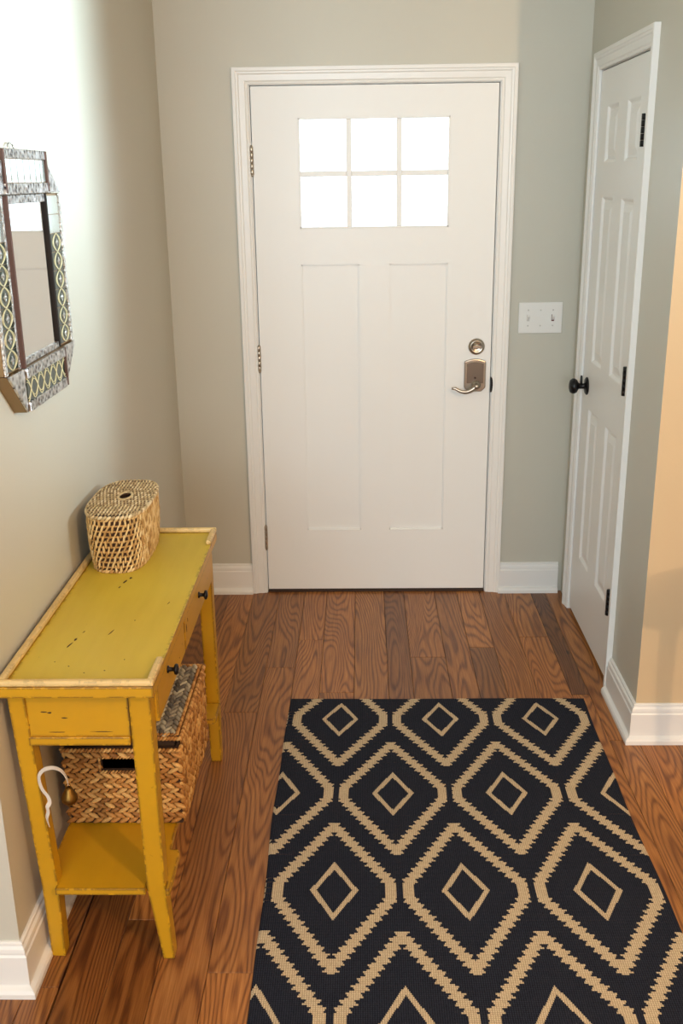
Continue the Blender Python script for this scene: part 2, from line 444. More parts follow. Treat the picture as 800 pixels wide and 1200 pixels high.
# ------------------------------------------------------------------ closet door (right wall)
def closet_door():
    y0, y1 = -.842, -.190; zb, zt = .014, 2.022
    j = MB()
    j.box(XR+.0005, XR+.12, y0-.018, y0-.003, 0, 2.0445); j.box(XR+.0005, XR+.12, y1+.003, y1+.018, 0, 2.0445)
    j.box(XR+.0005, XR+.12, y0-.003, y1+.003, 2.0265, 2.0445)
    j.box(XR+.048, XR+.06, y0-.003, y1+.003, .0, 2.0265)
    tag(j.build('trim_5', M['trim']), kind='structure')
    d = empty('door_2', (XR, (y0+y1)/2, zb)); tag(d, kind='structure')
    cols = ((-.465, -.305), (-.742, -.582)); rows = ((.262, .858), (1.030, 1.612), (1.722, 1.908))
    s = MB(); tk = .036
    B = lambda a, b, c, e: s.box(a, b, c, e, -tk, 0, fn=fR)
    B(y0, cols[1][0], zb, zt); B(cols[0][1], y1, zb, zt); B(cols[1][1], cols[0][0], zb, zt)
    for c in cols:
        zz = [zb]+[v for r in rows for v in r]+[zt]
        for k in range(0, 8, 2): B(c[0], c[1], zz[k], zz[k+1])
    s.build('door_slab', M['door'], d)
    for c in cols:
        for r in rows:
            p = MB(); steps = [(0, 0), (.004, -.0015), (.012, -.0085), (.020, -.0090), (.044, -.0025)]
            rings = []
            for ins, t in steps:
                a, b, e, f = c[0]+ins, c[1]-ins, r[0]+ins, r[1]-ins
                rings.append([fR(a, e, t), fR(b, e, t), fR(b, f, t), fR(a, f, t)])
            p.loft(rings, cap=False); n = len(p.v); p.f.append((n-4, n-3, n-2, n-1)); p.mi.append(0); p.smooth.append(False)
            p.build('raised_panel', M['door'], d)
    for zc in (1.806, 1.064, .308):
        h = MB()
        for k in range(5):
            h.lathe([(.0100, 0), (.0100, .0175)], (XR-.0102, y0-.0015, zc-.046+k*.0184), (0, 0, 1), 12)
        h.box(y0, y0+.020, zc-.045, zc+.045, -.001, .0018, fn=fR)
        h.build('hinge', M['black'], d)
    k = MB(); c = (XR, -.262, .934)
    k.lathe([(.033, 0), (.033, .003), (.028, .007), (.014, .009), (.0105, .012), (.0105, .030), (.014, .034), (.024, .039), (.0285, .047), (.0285, .055), (.023, .063), (.010, .067)], c, (-1, 0, 0), 32)
    kn = k.build('door_knob', M['black'], d)
    t = MB(); t.prism([(-.262+.010*math.cos(a), .934+.022+.018*math.sin(a)) for a in [2*PI*i/14 for i in range(14)]], .020, .026, fR)
    t.build('knob_backplate_tab', M['black'], kn, bevel=.001)
closet_door()

# ------------------------------------------------------------------ floor boards
SEAMS = [-.905, -.80, -.68, -.58, -.46, -.341, -.268, -.165, -.063, .05, .155, .25, .37, .49, .575, .705, .80, .895, 1.0, 1.112, 1.172, 1.26, 1.37, 1.48, 1.60]
JOINT = {-.341: [-2.245], -.268: [-1.35, -2.9], -.165: [-2.03], -.063: [-1.035, -2.45], .05: [-.71, -2.2], .155: [-.48, -1.8], .25: [-.9, -2.2], .37: [-1.5, -2.6],
         .49: [-1.2], .575: [-.63, -2.2], .705: [-1.4], .80: [-.55, -1.9], .895: [-1.3], 1.0: [-.46, -2.4], 1.112: [-.92, -2.25], 1.172: [-1.2162, -2.4], 1.26: [-1.711], 1.37: [-1.9], 1.48: [-1.5]}
TONE = {(-.268, 0): (.72, .64, .58), (-.268, 1): (.62, .53, .46), (-.165, 1): (.60, .52, .45), (-.063, 1): (.88, .82, .80), (.49, 0): (.62, .56, .54), (1.112, 0): (.46, .40, .38), (.80, 1): (.60, .56, .52), (.37, 0): (1.0, .97, .92), (.575, 0): (.92, .86, .8), (1.172, 0): (.98, .90, .80), (1.26, 0): (1.15, 1.05, .95)}  # boards beside the console: darker boards, with the shade there put into their tone
def floor():
    fl = MB(); fl.box(-3.1, 4.1, -6.6, .16, -.06, -.0125)
    f = tag(fl.build('floor', M['gap'], origin=(0, 0, -.06)), kind='structure')
    rnd = random.Random(3); YE = -2.95
    g = .0006
    for i in range(len(SEAMS)-1):
        a, b = SEAMS[i], SEAMS[i+1]
        top = 0.0 if -.35 < a < 1.18 else (YL if a < 0 else YR)
        js = JOINT.get(a)
        if js is None: js = [-2.6 + rnd.random()*.2]
        cuts = [top]+[j for j in js if j < top-.05 and j > YE+.05]+[YE]
        for k in range(len(cuts)-1):
            m = MB(); gb = .0042 if abs(b+.268) < 1e-4 else g
            ga = g
            if a > 1.17 and a < 1.18:      # last board before the closet: notched round the wall end
                if k == 0: m.box(a+ga, XR+.02, cuts[1]+g, -g, -.0124, 0)
                else: m.box(a+ga, b-gb, cuts[k+1]+g, cuts[k]-g, -.0124, 0)
            else: m.box(a+ga, b-gb, cuts[k+1]+g, cuts[k]-g, -.0124, 0)
            o = m.build('floor_board', M['oak'], f, bevel=.0008, seg=1, origin=((a+b)/2, (cuts[k]+cuts[k+1])/2, 0))
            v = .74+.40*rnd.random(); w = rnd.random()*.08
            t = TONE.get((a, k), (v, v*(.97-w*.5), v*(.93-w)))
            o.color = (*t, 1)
    far = MB(); x = -3.0
    while x < 4.0:
        w = rnd.choice((.083, .108, .127)); y = YE if -.95 < x < 1.58 else None
        x2 = min(x+w, 4.0)
        if x < SEAMS[0] < x2: x2 = SEAMS[0]
        top = YE if SEAMS[0]-.001 <= x < SEAMS[-1]-.001 else (YL if x < 0 else YR)
        if SEAMS[0]-.001 <= x < SEAMS[-1] and x2 > SEAMS[-1]: x2 = SEAMS[-1]
        y = top
        while y > -6.5:
            y2 = max(y-.5-rnd.random()*1.2, -6.5); far.box(x+g, x2-g, y2+g, y-g, -.0124, 0); y = y2
        x = x2
    o = far.build('floor_boards_beyond', M['oak'], f, stuff=True); o.color = (.9, .86, .8, 1)
floor()

# ------------------------------------------------------------------ rug
def rug():
    x0, x1, y1, y0 = .152, 1.141, -.951, -2.52
    cx, cy, px, py = .325, -1.092, .3255, .4195
    rh = .0105/2
    def band(x, row):
        y = y1-(row+.5)*rh
        tooth = row//2; odd = tooth % 2
        yq = y; tri = (-1.0, 0.0, 1.0, 0.0)[row % 4]
        def loz(dx, dy):
            dx, dy = abs(dx), abs(dy)
            # inner diamond outline
            r = dx/.060+abs(dy)/.1085
            if .745 < r < 1.0: return True
            return False
        def big(dx, dyq):
            ax, ay = abs(dx), abs(dyq)
            if ay > .290: return False
            edge = .1600*(1-max(0.0, ay-.024)/.268)
            xo = min(edge+.0062*tri, .1545); xi = edge-.0330+.0062*tri
            if ay < .024: xi = .1545-.027
            if xo < .008: return False
            return xi < ax < xo
        for oy in range(-1, 5):
            for ox in range(-1, 4):
                X = cx+ox*px+(oy % 2)*px/2; Y = cy-oy*py
                if abs(x-X) < .17 and abs(y-Y) < .31:
                    if loz(x-X, y-Y) or big(x-X, yq-Y): return 1
        return 0
    rnd = random.Random(5)
    nx = 360; dx = (x1-x0)/nx; rows = int((y1-y0)/rh)
    m = MB(); t = .0065
    wob = lambda y: .0028*math.sin(y*5.1)+.0016*math.sin(y*13+1)
    def top(x, y):
        e = min(1, min(x-x0, x1-x, y1-y, y-y0)/.006)
        return t*(.55+.45*max(0, e))
    vid = {}
    def V(i, j, z=None):
        k = (i, j, z)
        if k not in vid:
            x = x0+i*dx; y = y1-j*rh
            zz = top(x, y) if z is None else z
            m.v.append((x+wob(y), y+.0015*math.sin(x*9), zz)); m.tone.append(.5); vid[k] = len(m.v)-1
        return vid[k]
    for j in range(rows):
        i = 0; val = [band(x0+(k+.5)*dx, j) for k in range(nx)]
        while i < nx:
            k = i
            while k < nx and val[k] == val[i] and k-i < 40: k += 1
            if i < 2: k = min(k, 2) if i == 0 else k
            if i < nx-2 < k: k = nx-2
            m.f.append((V(i, j), V(i, j+1), V(k, j+1), V(k, j))); m.mi.append(val[i]); m.smooth.append(False); i = k
        for q, s in ((0, 1), (nx, -1)):
            m.f.append((V(q, j), V(q, j+1), V(q, j+1, .0004), V(q, j, .0004))); m.mi.append(val[min(q, nx-1)]); m.smooth.append(False)
    for i in range(0, nx, 6):
        for j in (0, rows):
            m.f.append((V(i, j), V(i+6, j), V(i+6, j, .0004), V(i, j, .0004))); m.mi.append(0); m.smooth.append(False)
    r = m.build('area_rug', [M['rug_dark'], M['rug_cream']])
    tag(r, 'flat-woven charcoal black rug with cream stepped diamond pattern on the wood floor', 'rug')
rug()

# ------------------------------------------------------------------ switch plate
def switch():
    e = empty('light_switch', (1.103, 0, 1.092)); tag(e, 'white three-gang light switch plate with two toggles, beside the front door', 'light switch')
    x0, x1, z0, z1 = 1.018, 1.188, 1.094, 1.214
    m = MB(); m.box(x0, x1, -.0055, -.0002, z0, z1); pl = m.build('cover_plate', M['plate'], e, bevel=.003, seg=3)
    cx = (x0+x1)/2; cz = (z0+z1)/2; st = .048
    for k in (-1, 0, 1):
        for q in (-1, 1):
            s = MB(); s.lathe([(.0032, 0), (.0032, .0006), (.002, .0012)], (cx+k*st, -.0055, cz+q*.030), (0, -1, 0), 10)
            s.build('screw', M['toggle'], pl)
    for k, mt in ((-1, 'toggle'), (1, 'redmark')):
        b = MB(); b.box(cx+k*st-.0055, cx+k*st+.0055, -.0062, -.0050, cz-.0125, cz+.0125)
        sl = b.build('toggle_slot', M[mt], e)
        t = MB(); zz = cz+(.006)*(1 if k < 0 else 1)
        t.loft([[(cx+k*st-w, y, z+h) for w, h in ((-.0042, -hh), (.0042, -hh), (.0042, hh), (-.0042, hh))] for y, z, hh in ((-.006, cz+.001, .009), (-.012, cz+.006, .006), (-.017, cz+.010, .0045))])
        t.build('toggle', M['plate'], e, bevel=.0008)
switch()

# ------------------------------------------------------------------ console table
def console():
    T = empty('console_table', (-.17, -1.75, 0)); tag(T, 'narrow mustard-yellow distressed console table with two drawers against the left wall', 'table')
    Y = M['yellow']
    xa, xb, ya, yb = -.331, -.016, -2.222, -1.283
    m = MB(); m.box(xa, xb, ya, yb, .700, .7242); tt = m.build('tabletop', Y, T, bevel=.0015)
    m = MB(); m.box(xa+.014, xb-.001, ya+.012, yb-.012, .7240, .7250); m.build('cool_lit_top_face', M['yellow_top_lit'], tt)  # thin top sheet that carries the painted cool light
    # gallery rail around back and ends with short returns at the front
    def rail(x0, x1, y0, y1):
        r = MB(); r.box(x0, x1, y0, y1, .7252, .7385); return r.build('gallery_rail', M['yellow_rail'], T, bevel=.0045, seg=3)
    rail(xa-.001, xa+.014, ya+.0135, yb-.0135); rail(xa-.001, xb+.001, ya-.001, ya+.013); rail(xa-.001, xb+.001, yb-.013, yb+.001)
    rail(xb-.014, xb+.001, ya+.0135, ya+.112); rail(xb-.014, xb+.001, yb-.115, yb-.0135)
    # legs
    def leg(x0, x1, yo, yi, fx0, fx1, fyo, fyi, kink):
        r = []
        for z, a, b, c, d in ((0, fx0, fx1, fyo, fyi), (.2, *kink, None, None), (.6998, x0, x1, yo, yi)):
            if c is None:
                q = .2/.7; c = fyo+(yo-fyo)*q; d = fyi+(yi-fyi)*q
            r.append([(a, c, z), (b, c, z), (b, d, z), (a, d, z)])
        g = MB(); g.loft(r); return g.build('leg', Y, T, bevel=.0015)
    leg(-.325, -.290, -2.192, -2.152, -.313, -.282, -2.150, -2.114, (-.312, -.276))
    leg(-.076, -.031, -2.192, -2.152, -.055, -.030, -2.158, -2.122, (-.077, -.036))
    leg(-.325, -.290, -1.305, -1.340, -.313, -.285, -1.305, -1.335, (-.318, -.280))
    leg(-.070, -.030, -1.300, -1.338, -.062, -.030, -1.305, -1.335, (-.066, -.029))
    # aprons
    a = MB(); a.box(-.2915, -.0785, -2.1835, -2.172, .590, .6998); a.build('end_panel', Y, T)
    a = MB(); a.box(-.2905, -.0790, -2.190, -2.165, .5725, .592); a.build('end_rail', Y, T, bevel=.0015)
    a = MB(); a.box(-.2895, -.0705, -1.325, -1.305, .58, .6998); a.build('end_panel', Y, T)
    a = MB(); a.box(-.322, -.308, -2.153, -1.339, .58, .6998); a.build('back_panel', Y, T)
    # drawers
    a = MB(); a.box(-.050, -.033, -2.151, -1.339, .5985, .605); a.build('drawer_rail', Y, T, bevel=.001)
    a = MB(); a.box(-.050, -.0365, -1.830, -1.8, .605, .6998); a.build('drawer_divider', Y, T)
    for y0, y1, yk in ((-2.150, -1.822, -2.037), (-1.808, -1.338, -1.597)):
        d = MB(); d.box(-.036, -.0235, y0, y1, .606, .6985)
        dr = d.build('drawer', Y, T, bevel=.002)
        b = MB(); b.box(-.24, -.0365, y0+.02, y1-.012, .606, .612); b.box(-.24, -.0365, y0+.02, y0+.030, .612, .68); b.box(-.24, -.0365, y1-.022, y1-.012, .612, .68)
        b.build('drawer_box', Y, dr)
        k = MB(); k.lathe([(.0085, 0), (.0085, .002), (.005, .004), (.0045, .012), (.006, .014), (.0115, .016), (.0125, .019), (.0115, .022), (.006, .024)], (-.0235, yk, .670 if y0 < -2 else .660), (1, 0, 0), 24)
        k.build('knob', M['black'], dr)
    # shelf with tabs hugging the front legs
    poly = [(-.312, -2.148), (-.279, -2.148), (-.279, -2.176), (-.079, -2.176), (-.079, -2.150), (-.0345, -2.150), (-.0345, -2.178), (-.026, -2.178), (-.024, -2.150), (-.025, -2.045), (-.031, -2.036), (-.048, -2.034), (-.050, -1.98), (-.050, -1.50), (-.048, -1.44),
            (-.031, -1.438), (-.025, -1.43), (-.024, -1.342), (-.065, -1.342), (-.065, -1.32), (-.28, -1.32), (-.28, -1.342), (-.312, -1.342)]
    s = MB(); s.prism(poly, .188, .2045, fZ); s.build('lower_shelf', Y, T, bevel=.0012, seg=1)
    # worn chips where the paint has flaked
    c = MB(); rnd = random.Random(11)
    def chip(pts, fn, h):
        c.prism(pts, h, h+.0005, fn)
    def fleck(fn, a, b, la, lb, h, ang=0):
        n = 9; pts = []
        for i in range(n):
            q = 2*PI*i/n; r = .55+.45*rnd.random(); u, v = la*r*math.cos(q), lb*r*math.sin(q)
            pts.append((a+u*math.cos(ang)-v*math.sin(ang), b+u*math.sin(ang)+v*math.cos(ang)))
        chip(pts, fn, h)
    fT = lambda a, b, h: (a, b, h)
    for a, b, la, lb in ((-.236, -2.03, .0022, .016), (-.230, -2.00, .003, .009), (-.222, -1.962, .0015, .008), (-.160, -1.965, .0016, .017), (-.196, -1.665, .003, .014), (-.186, -1.64, .004, .007), (-.201, -1.70, .002, .009),
                         (-.21, -2.13, .002, .003), (-.245, -2.11, .0018, .002), (-.13, -2.15, .002, .002), (-.1, -2.10, .002, .002), (-.17, -2.16, .002, .002), (-.12, -1.9, .0018, .002), (-.06, -1.8, .001, .012)):
        fleck(fT, a, b, la, lb, .725, -.25)
    fE = lambda a, z, h: (a, -2.1835-h, z)
    for a, z, la, lb in ((-.255, .648, .010, .0016), (-.243, .646, .006, .003), (-.212, .634, .008, .0016), (-.135, .602, .03, .001), (-.23, .601, .02, .001)): fleck(fE, a, z, la, lb, .0, 0)
    fF = lambda y, z, h: (-.0235+h, y, z)
    for y, z, la, lb in ((-1.79, .655, .004, .012), (-1.77, .668, .002, .006), (-1.9, .63, .002, .002)): fleck(fF, y, z, la, lb, 0)
    c.build('paint_chips', M['chip'], T, stuff=True)
console()

# ------------------------------------------------------------------ storage basket on the shelf
def storage_basket():
    B = empty('storage_basket', (-.178, -1.748, .2047)); tag(B, 'large rectangular water-hyacinth basket with a greyed lid on the lower table shelf', 'basket')
    x0, x1, y0, y1, z0, z1 = -.312, -.030, -1.940, -1.555, .2052, .412
    rnd = random.Random(21)
    c = MB(); hx0, hx1, hz0, hz1 = -.219, -.137, .353, .387
    # inner shell with a handle slot through the near side
    t = .012
    c.box(x0+t, x1-t, y0+t, y1-t, z0, z0+.01)
    c.box(x0+t*.5, x0+t, y0+.006, y1-.006, z0, z1); c.box(x1-t, x1-t*.5, y0+.006, y1-.006, z0, z1); c.box(x0+t, x1-t, y1-t, y1-t*.5, z0, z1)
    for a in ((x0+t, hx0, z0, z1), (hx1, x1-t, z0, z1), (hx0, hx1, z0, hz0), (hx0, hx1, hz1, z1)): c.box(a[0], a[1], y0+t*.5, y0+t, a[2], a[3])
    c.build('inner_shell', M['wicker_core'], B)
    m = MB()
    def braid(p, q, up, out, wdt, pitch, skip=None, th=.007):
        """a flat braid running p->q : two strands of slanted stitches making chevrons"""
        p, q, up, out = Vector(p), Vector(q), Vector(up), Vector(out); L = (q-p).length; d = (q-p)/L; n = max(2, int(L/pitch))
        for i in range(n):
            for s in (-1, 1):
                c0 = p+d*((i+.5+(.5 if s > 0 else 0))*L/n-(.25*L/n))+up*(s*wdt*.235)
                if skip and skip(c0): continue
                sl = (d*.88+up*(-s)*.47).normalized(); jit = up*rnd.uniform(-.0008, .0008)+out*rnd.uniform(-.001, .0012)
                wv = sl.cross(out).normalized()
                m.blob(c0+jit, sl, wv, out, wdt*.52*rnd.uniform(.92, 1.12), wdt*.215, th*rnd.uniform(.8, 1.1), tone=rnd.random())
    rows = 7; H = (z1-.012-z0-.004)/rows
    for r in range(rows):
        zc = z0+.004+(r+.5)*H
        sk = lambda c: hx0-.006 < c.x < hx1+.006 and hz0-.004 < c.z < hz1+.004
        braid((x0+.004, y0+.003, zc), (x1-.004, y0+.003, zc), (0, 0, 1), (0, -1, 0), H*1.08, .021, sk)
        braid((x1-.004, y1-.004, zc), (x0+.004, y1-.004, zc), (0, 0, 1), (0, 1, 0), H*1.08, .021)
    # long sides: braids standing upright
    ncol = 15; Wd = (y1-y0-.006)/ncol
    for r in range(ncol):
        yc = y0+.003+(r+.5)*Wd
        braid((x1-.003, yc, z1-.014), (x1-.003, yc, z0+.004), (0, 1, 0), (1, 0, 0), Wd*1.1, .019)
        braid((x0+.003, yc, z1-.014), (x0+.003, yc, z0+.004), (0, 1, 0), (-1, 0, 0), Wd*1.1, .024)
    m.build('braided_sides', M['hyacinth'], B, stuff=True)
    # rims: twisted cords
    def cord(mb, pts, r, pitch, tw=1):
        P = [Vector(p) for p in pts]; segs = []
        for i in range(len(P)-1):
            a, b = P[i], P[i+1]; L = (b-a).length; n = max(1, int(L/pitch)); d = (b-a)/L
            side = d.cross(Vector((0, 0, 1)));
            if side.length < .1: side = Vector((1, 0, 0))
            side.normalize()
            for k in range(n):
                cc = a+d*((k+.5)*L/n); dd = (d*.75+Vector((0, 0, 1))*.6*tw).normalized()
                mb.blob(cc, dd, side, dd.cross(side), pitch*.95, r*.95, r*.62, tone=rnd.random())
    m = MB(); zr = z1-.004
    rim = [(x0, y0, zr), (x1, y0, zr), (x1, y1, zr), (x0, y1, zr), (x0, y0, zr)]
    cord(m, rim, .0065, .009); m.build('rim', M['hyacinth'], B, stuff=True)
    m = MB(); cord(m, [(hx0-.004, y0, hz0-.003), (hx1+.004, y0, hz0-.003)], .004, .008); cord(m, [(hx0-.004, y0, hz1+.003), (hx1+.004, y0, hz1+.003)], .004, .008)
    cord(m, [(hx0-.004, y0, hz0-.003), (hx0-.004, y0, hz1+.003)], .004, .008); cord(m, [(hx1+.004, y0, hz0-.003), (hx1+.004, y0, hz1+.003)], .004, .008)
    m.build('handle_edge', M['hyacinth'], B, stuff=True)
    # lid
    L = MB(); zl = .437
    L.box(x0+.004, x1-.004, y0+.012, y1-.006, zl-.010, zl+.001)
    lid = L.build('lid', M['wicker_core'], B)
    m = MB(); nc = 9; Wl = (x1-x0-.026)/nc
    for r in range(nc):
        xc = x0+.013+(r+.5)*Wl
        braid((xc, y0+.018, zl+.002), (xc, y1-.010, zl+.002), (1, 0, 0), (0, 0, 1), Wl*1.1, .020, th=.0055)
    m.build('lid_braids', M['hyacinth_grey'], lid, stuff=True)
    m = MB(); a = [(x0+.002, y0+.008, zl-.002), (x1+.002, y0+.008, zl-.002), (x1+.002, y1, zl-.002), (x0+.002, y1, zl-.002), (x0+.002, y0+.008, zl-.002)]
    cord(m, a, .0065, .0085); cord(m, [(p[0]*1.0+(-.010 if p[0] > -.1 else .010), p[1]+(.010 if p[1] < -1.8 else -.010), p[2]+.004) for p in a], .005, .0085)
    # posts of the lid lip resting inside the rim
    m.build('lid_rim', M['hyacinth'], lid, stuff=True)
    s = MB(); s.box(x0+.016, x1-.016, y0+.022, y1-.018, z1-.02, zl-.0102); s.build('lid_lip', M['wicker_core'], lid)
storage_basket()

# ------------------------------------------------------------------ small lidded basket
def small_basket():
    cx, cy, zb, zt = -.2355, -1.452, .7252, .872
    B = empty('lidded_basket', (cx, cy, zb)); tag(B, 'small oval straw basket with a holed woven lid on the yellow tabletop', 'basket')
    rnd = random.Random(31)
    def outline(th, k):   # superellipse with rounder ends
        n = 2.0/3.0; c, s = math.cos(th), math.sin(th)
        return Vector((cx+(.0775*k)*math.copysign(abs(c)**n, c), cy+(.162+.073*(k-1))*math.copysign(abs(s)**n, s), 0))
    N = 240
    def ring(k):
        P = [outline(2*PI*i/N, k) for i in range(N)]; return P
    def resample(P, n):
        Lc = [0]
        for i in range(len(P)): Lc.append(Lc[-1]+(P[(i+1) % len(P)]-P[i]).length)
        out = []; j = 0
        for q in range(n):
            t = Lc[-1]*q/n
            while Lc[j+1] < t: j += 1
            f = (t-Lc[j])/(Lc[j+1]-Lc[j]); out.append(P[j].lerp(P[(j+1) % len(P)], f))
        return out
    prof = lambda h: .90+.10*math.sin(min(1, h*1.25)*PI/2)+.02*math.sin(PI*h)
    core = MB(); rr = []
    for h in (0, .2, .5, .8, 1): rr.append([(p.x, p.y, zb+h*(zt-zb)) for p in resample(ring(prof(h)*.965), 64)])
    core.loft(rr, smooth=True); core.build('inner_shell', M['wicker_core'], B)
    m = MB(); rows = 10; n = 62
    for r in range(rows):
        h = (r+.5)/rows; z = zb+.003+h*(zt-zb-.006); P = resample(ring(prof(h)), n*2)
        for i in range(n):
            j = (2*i+(r % 2)) % (2*n); p = P[j]; q = P[(j+1) % (2*n)]; d = (q-p).normalized(); out = Vector((d.y, -d.x, 0))
            sl = (Vector((0, 0, 1))+d*rnd.uniform(-.15, .6)).normalized()
            m.blob(Vector((p.x, p.y, z+rnd.uniform(-.001, .001)))+out*rnd.uniform(-.0005, .0012), sl, sl.cross(out), out, (zt-zb)/rows*.80, .0030*rnd.uniform(.7, 1.25), .0036, tone=rnd.random(), nu=5)
        # horizontal weaver between
        hh = (r+1)/rows
        if r < rows-1:
            P = resample(ring(prof(hh)*.995), 90)
            m.tube([(p.x, p.y, zb+.003+hh*(zt-zb-.006)) for p in P], .0022, 5, tone=.15, closed=True)
    m.build('woven_sides', M['wicker'], B, stuff=True)
    m = MB(); 
    for zz, rad in ((zt-.001, .0038), (zb+.0042, .0038)):
        P = resample(ring(1.0 if zz > .8 else prof(0)), 70)
        for i in range(70):
            p, q = P[i], P[(i+1) % 70]; d = (q-p).normalized(); out = Vector((d.y, -d.x, 0)); dd = (d*.8+Vector((0, 0, 1))*.5).normalized()
            m.blob((p.x, p.y, zz), dd, out, dd.cross(out), .0075, rad*.9, rad, tone=rnd.random(), nu=5)
    m.build('rim', M['wicker'], B, stuff=True)
    # lid
    L = MB(); z0, z1 = zt+.003, zt+.009
    hc = (cx+.004, cy+.012)
    hole = lambda k, s=1: (hc[0]+.016*s*math.cos(k), hc[1]+.030*s*math.sin(k))
    nn = 64
    for (za, zb2) in ((z0, z1),):
        outer = resample(ring(1.03), nn)
        # start outer at angle 0 to match the hole ring
        ro = [[(p.x, p.y, za) for p in outer], [(p.x, p.y, zb2) for p in outer], [(hole(2*PI*i/nn)[0], hole(2*PI*i/nn)[1], zb2-.0) for i in range(nn)], [(hole(2*PI*i/nn)[0], hole(2*PI*i/nn)[1], za) for i in range(nn)]]
        ro.append(ro[0]); L.loft(ro, cap=False, smooth=False)
    lid = L.build('lid', M['wicker_core'], B)
    m = MB(); R = ring(1.0)
    def half(y):
        v = min(1, abs(y-cy)/.162); return .0775*(max(0, 1-v**3))**(1/3.0)
    nrow = 17
    for r in range(nrow):
        y = cy-.155+.310*(r+.5)/nrow; w = half(y); n = int(w*2/.0088); n = max(n, 1)
        for i in range(n):
            x = cx-w+2*w*(i+.5)/n+(.0022 if r % 2 else -.0022)
            if ((x-hc[0])/.021)**2+((y-hc[1])/.035)**2 < 1: continue
            sl = Vector((rnd.uniform(-.1, .25), 1, 0)).normalized()
            m.blob((x, y, z1+.0008), sl, (sl.y, -sl.x, 0), (0, 0, 1), .0098, .0030, .0030, tone=rnd.random(), nu=5)
        if r < nrow-1:
            yy = y+.155/nrow; ww = half(yy)
            segs = [(cx-ww, cx+ww)]
            dd = 1-((yy-hc[1])/.034)**2
            if dd > 0: q = .020*math.sqrt(dd); segs = [(cx-ww, hc[0]-q), (hc[0]+q, cx+ww)]
            for a, b in segs: m.tube([(a, yy, z1), (b, yy, z1)], .0020, 5, tone=.2)
    m.build('lid_weave', M['wicker_lid'], lid, stuff=True)
    m = MB(); P = resample(ring(1.035), 76)
    for i in range(76):
        p, q = P[i], P[(i+1) % 76]; d = (q-p).normalized(); out = Vector((d.y, -d.x, 0)); dd = (d*.8+Vector((0, 0, 1))*.5).normalized()
        m.blob((p.x, p.y, z0+.003), dd, out, dd.cross(out), .0078, .0042, .0046, tone=rnd.random(), nu=5)
    for i in range(26):
        k = 2*PI*i/26; p = hole(k, 1.1); d = Vector((-.016*math.sin(k), .030*math.cos(k), 0)).normalized(); out = Vector((d.y, -d.x, 0))
        dd = (d*.8+out*.45).normalized(); m.blob((p[0], p[1], z1+.0015), dd, out, (0, 0, 1), .0062, .0028, .0034, tone=.25+.5*rnd.random(), nu=5)
    m.build('lid_cord', M['wicker_lid'], lid, stuff=True)
small_basket()

# ------------------------------------------------------------------ ribbon with bell hanging at the table leg
def bell():
    y = -2.172
    E = empty('jingle_bell', (-.235, y, .43)); tag(E, 'small brass bell on a curling white ribbon hanging by the near table leg', 'bell')
    pts = [(-.2805, .372), (-.2835, .392), (-.2790, .408), (-.2795, .420), (-.2735, .432), (-.2755, .446), (-.2850, .462), (-.2895, .480), (-.2890, .497), (-.2800, .5095), (-.2680, .5150), (-.2550, .5160), (-.2430, .5110), (-.2345, .500), (-.2300, .486), (-.2295, .474)]
    import itertools
    P = [Vector((a+.009, 0, b)) for a, b in pts]
    # smooth the path
    Q = []
    for i in range(len(P)-1):
        p0, p1, p2, p3 = P[max(i-1, 0)], P[i], P[i+1], P[min(i+2, len(P)-1)]
        for k in range(4):
            t = k/4.0; Q.append(.5*((2*p1)+(-p0+p2)*t+(2*p0-5*p1+4*p2-p3)*t*t+(-p0+3*p1-3*p2+p3)*t**3))
    Q.append(P[-1])
    r = MB(); rings = []; n = len(Q)
    for i, p in enumerate(Q):
        d = (Q[min(i+1, n-1)]-Q[max(i-1, 0)]).normalized(); nn = Vector((-d.z, 0, d.x)); q = i/(n-1)
        tw = .55+.7*math.sin(q*5.0); wv = (Vector((0, 1, 0))*math.cos(tw)+nn*math.sin(tw)); tv = wv.cross(d).normalized()
        c = Vector((p.x, y-.012, p.z)); hw = .0048*(1 if q < .93 else (1-(q-.93)*9)); ht = .0004
        rings.append([c+wv*hw+tv*ht, c+wv*hw-tv*ht, c-wv*hw-tv*ht, c-wv*hw+tv*ht])
    r.loft(rings, smooth=False); r.build('ribbon', M['ribbon'], E)
    b = MB(); bx, bz = -.2205, .474
    b.lathe([(.0005, 0), (.006, -.001), (.0085, -.006), (.0125, -.014), (.0165, -.022), (.0175, -.028), (.0160, -.034), (.010, -.040), (.001, -.042)], (bx, y-.012, bz-.004), (0, 0, 1), 24)
    be = b.build('bell_body', M['brass'], E)
    t = MB(); R = .005; t.tube([(bx+R*math.cos(a), y-.012, bz-.002+R*math.sin(a)) for a in [2*PI*i/14 for i in range(14)]], .001, 6, closed=True); t.build('loop', M['brass'], be)
    s = MB(); s.box(bx-.010, bx+.010, y-.0130, y-.0110, bz-.0475, bz-.044); s.build('slot', M['chip'], be)
bell()

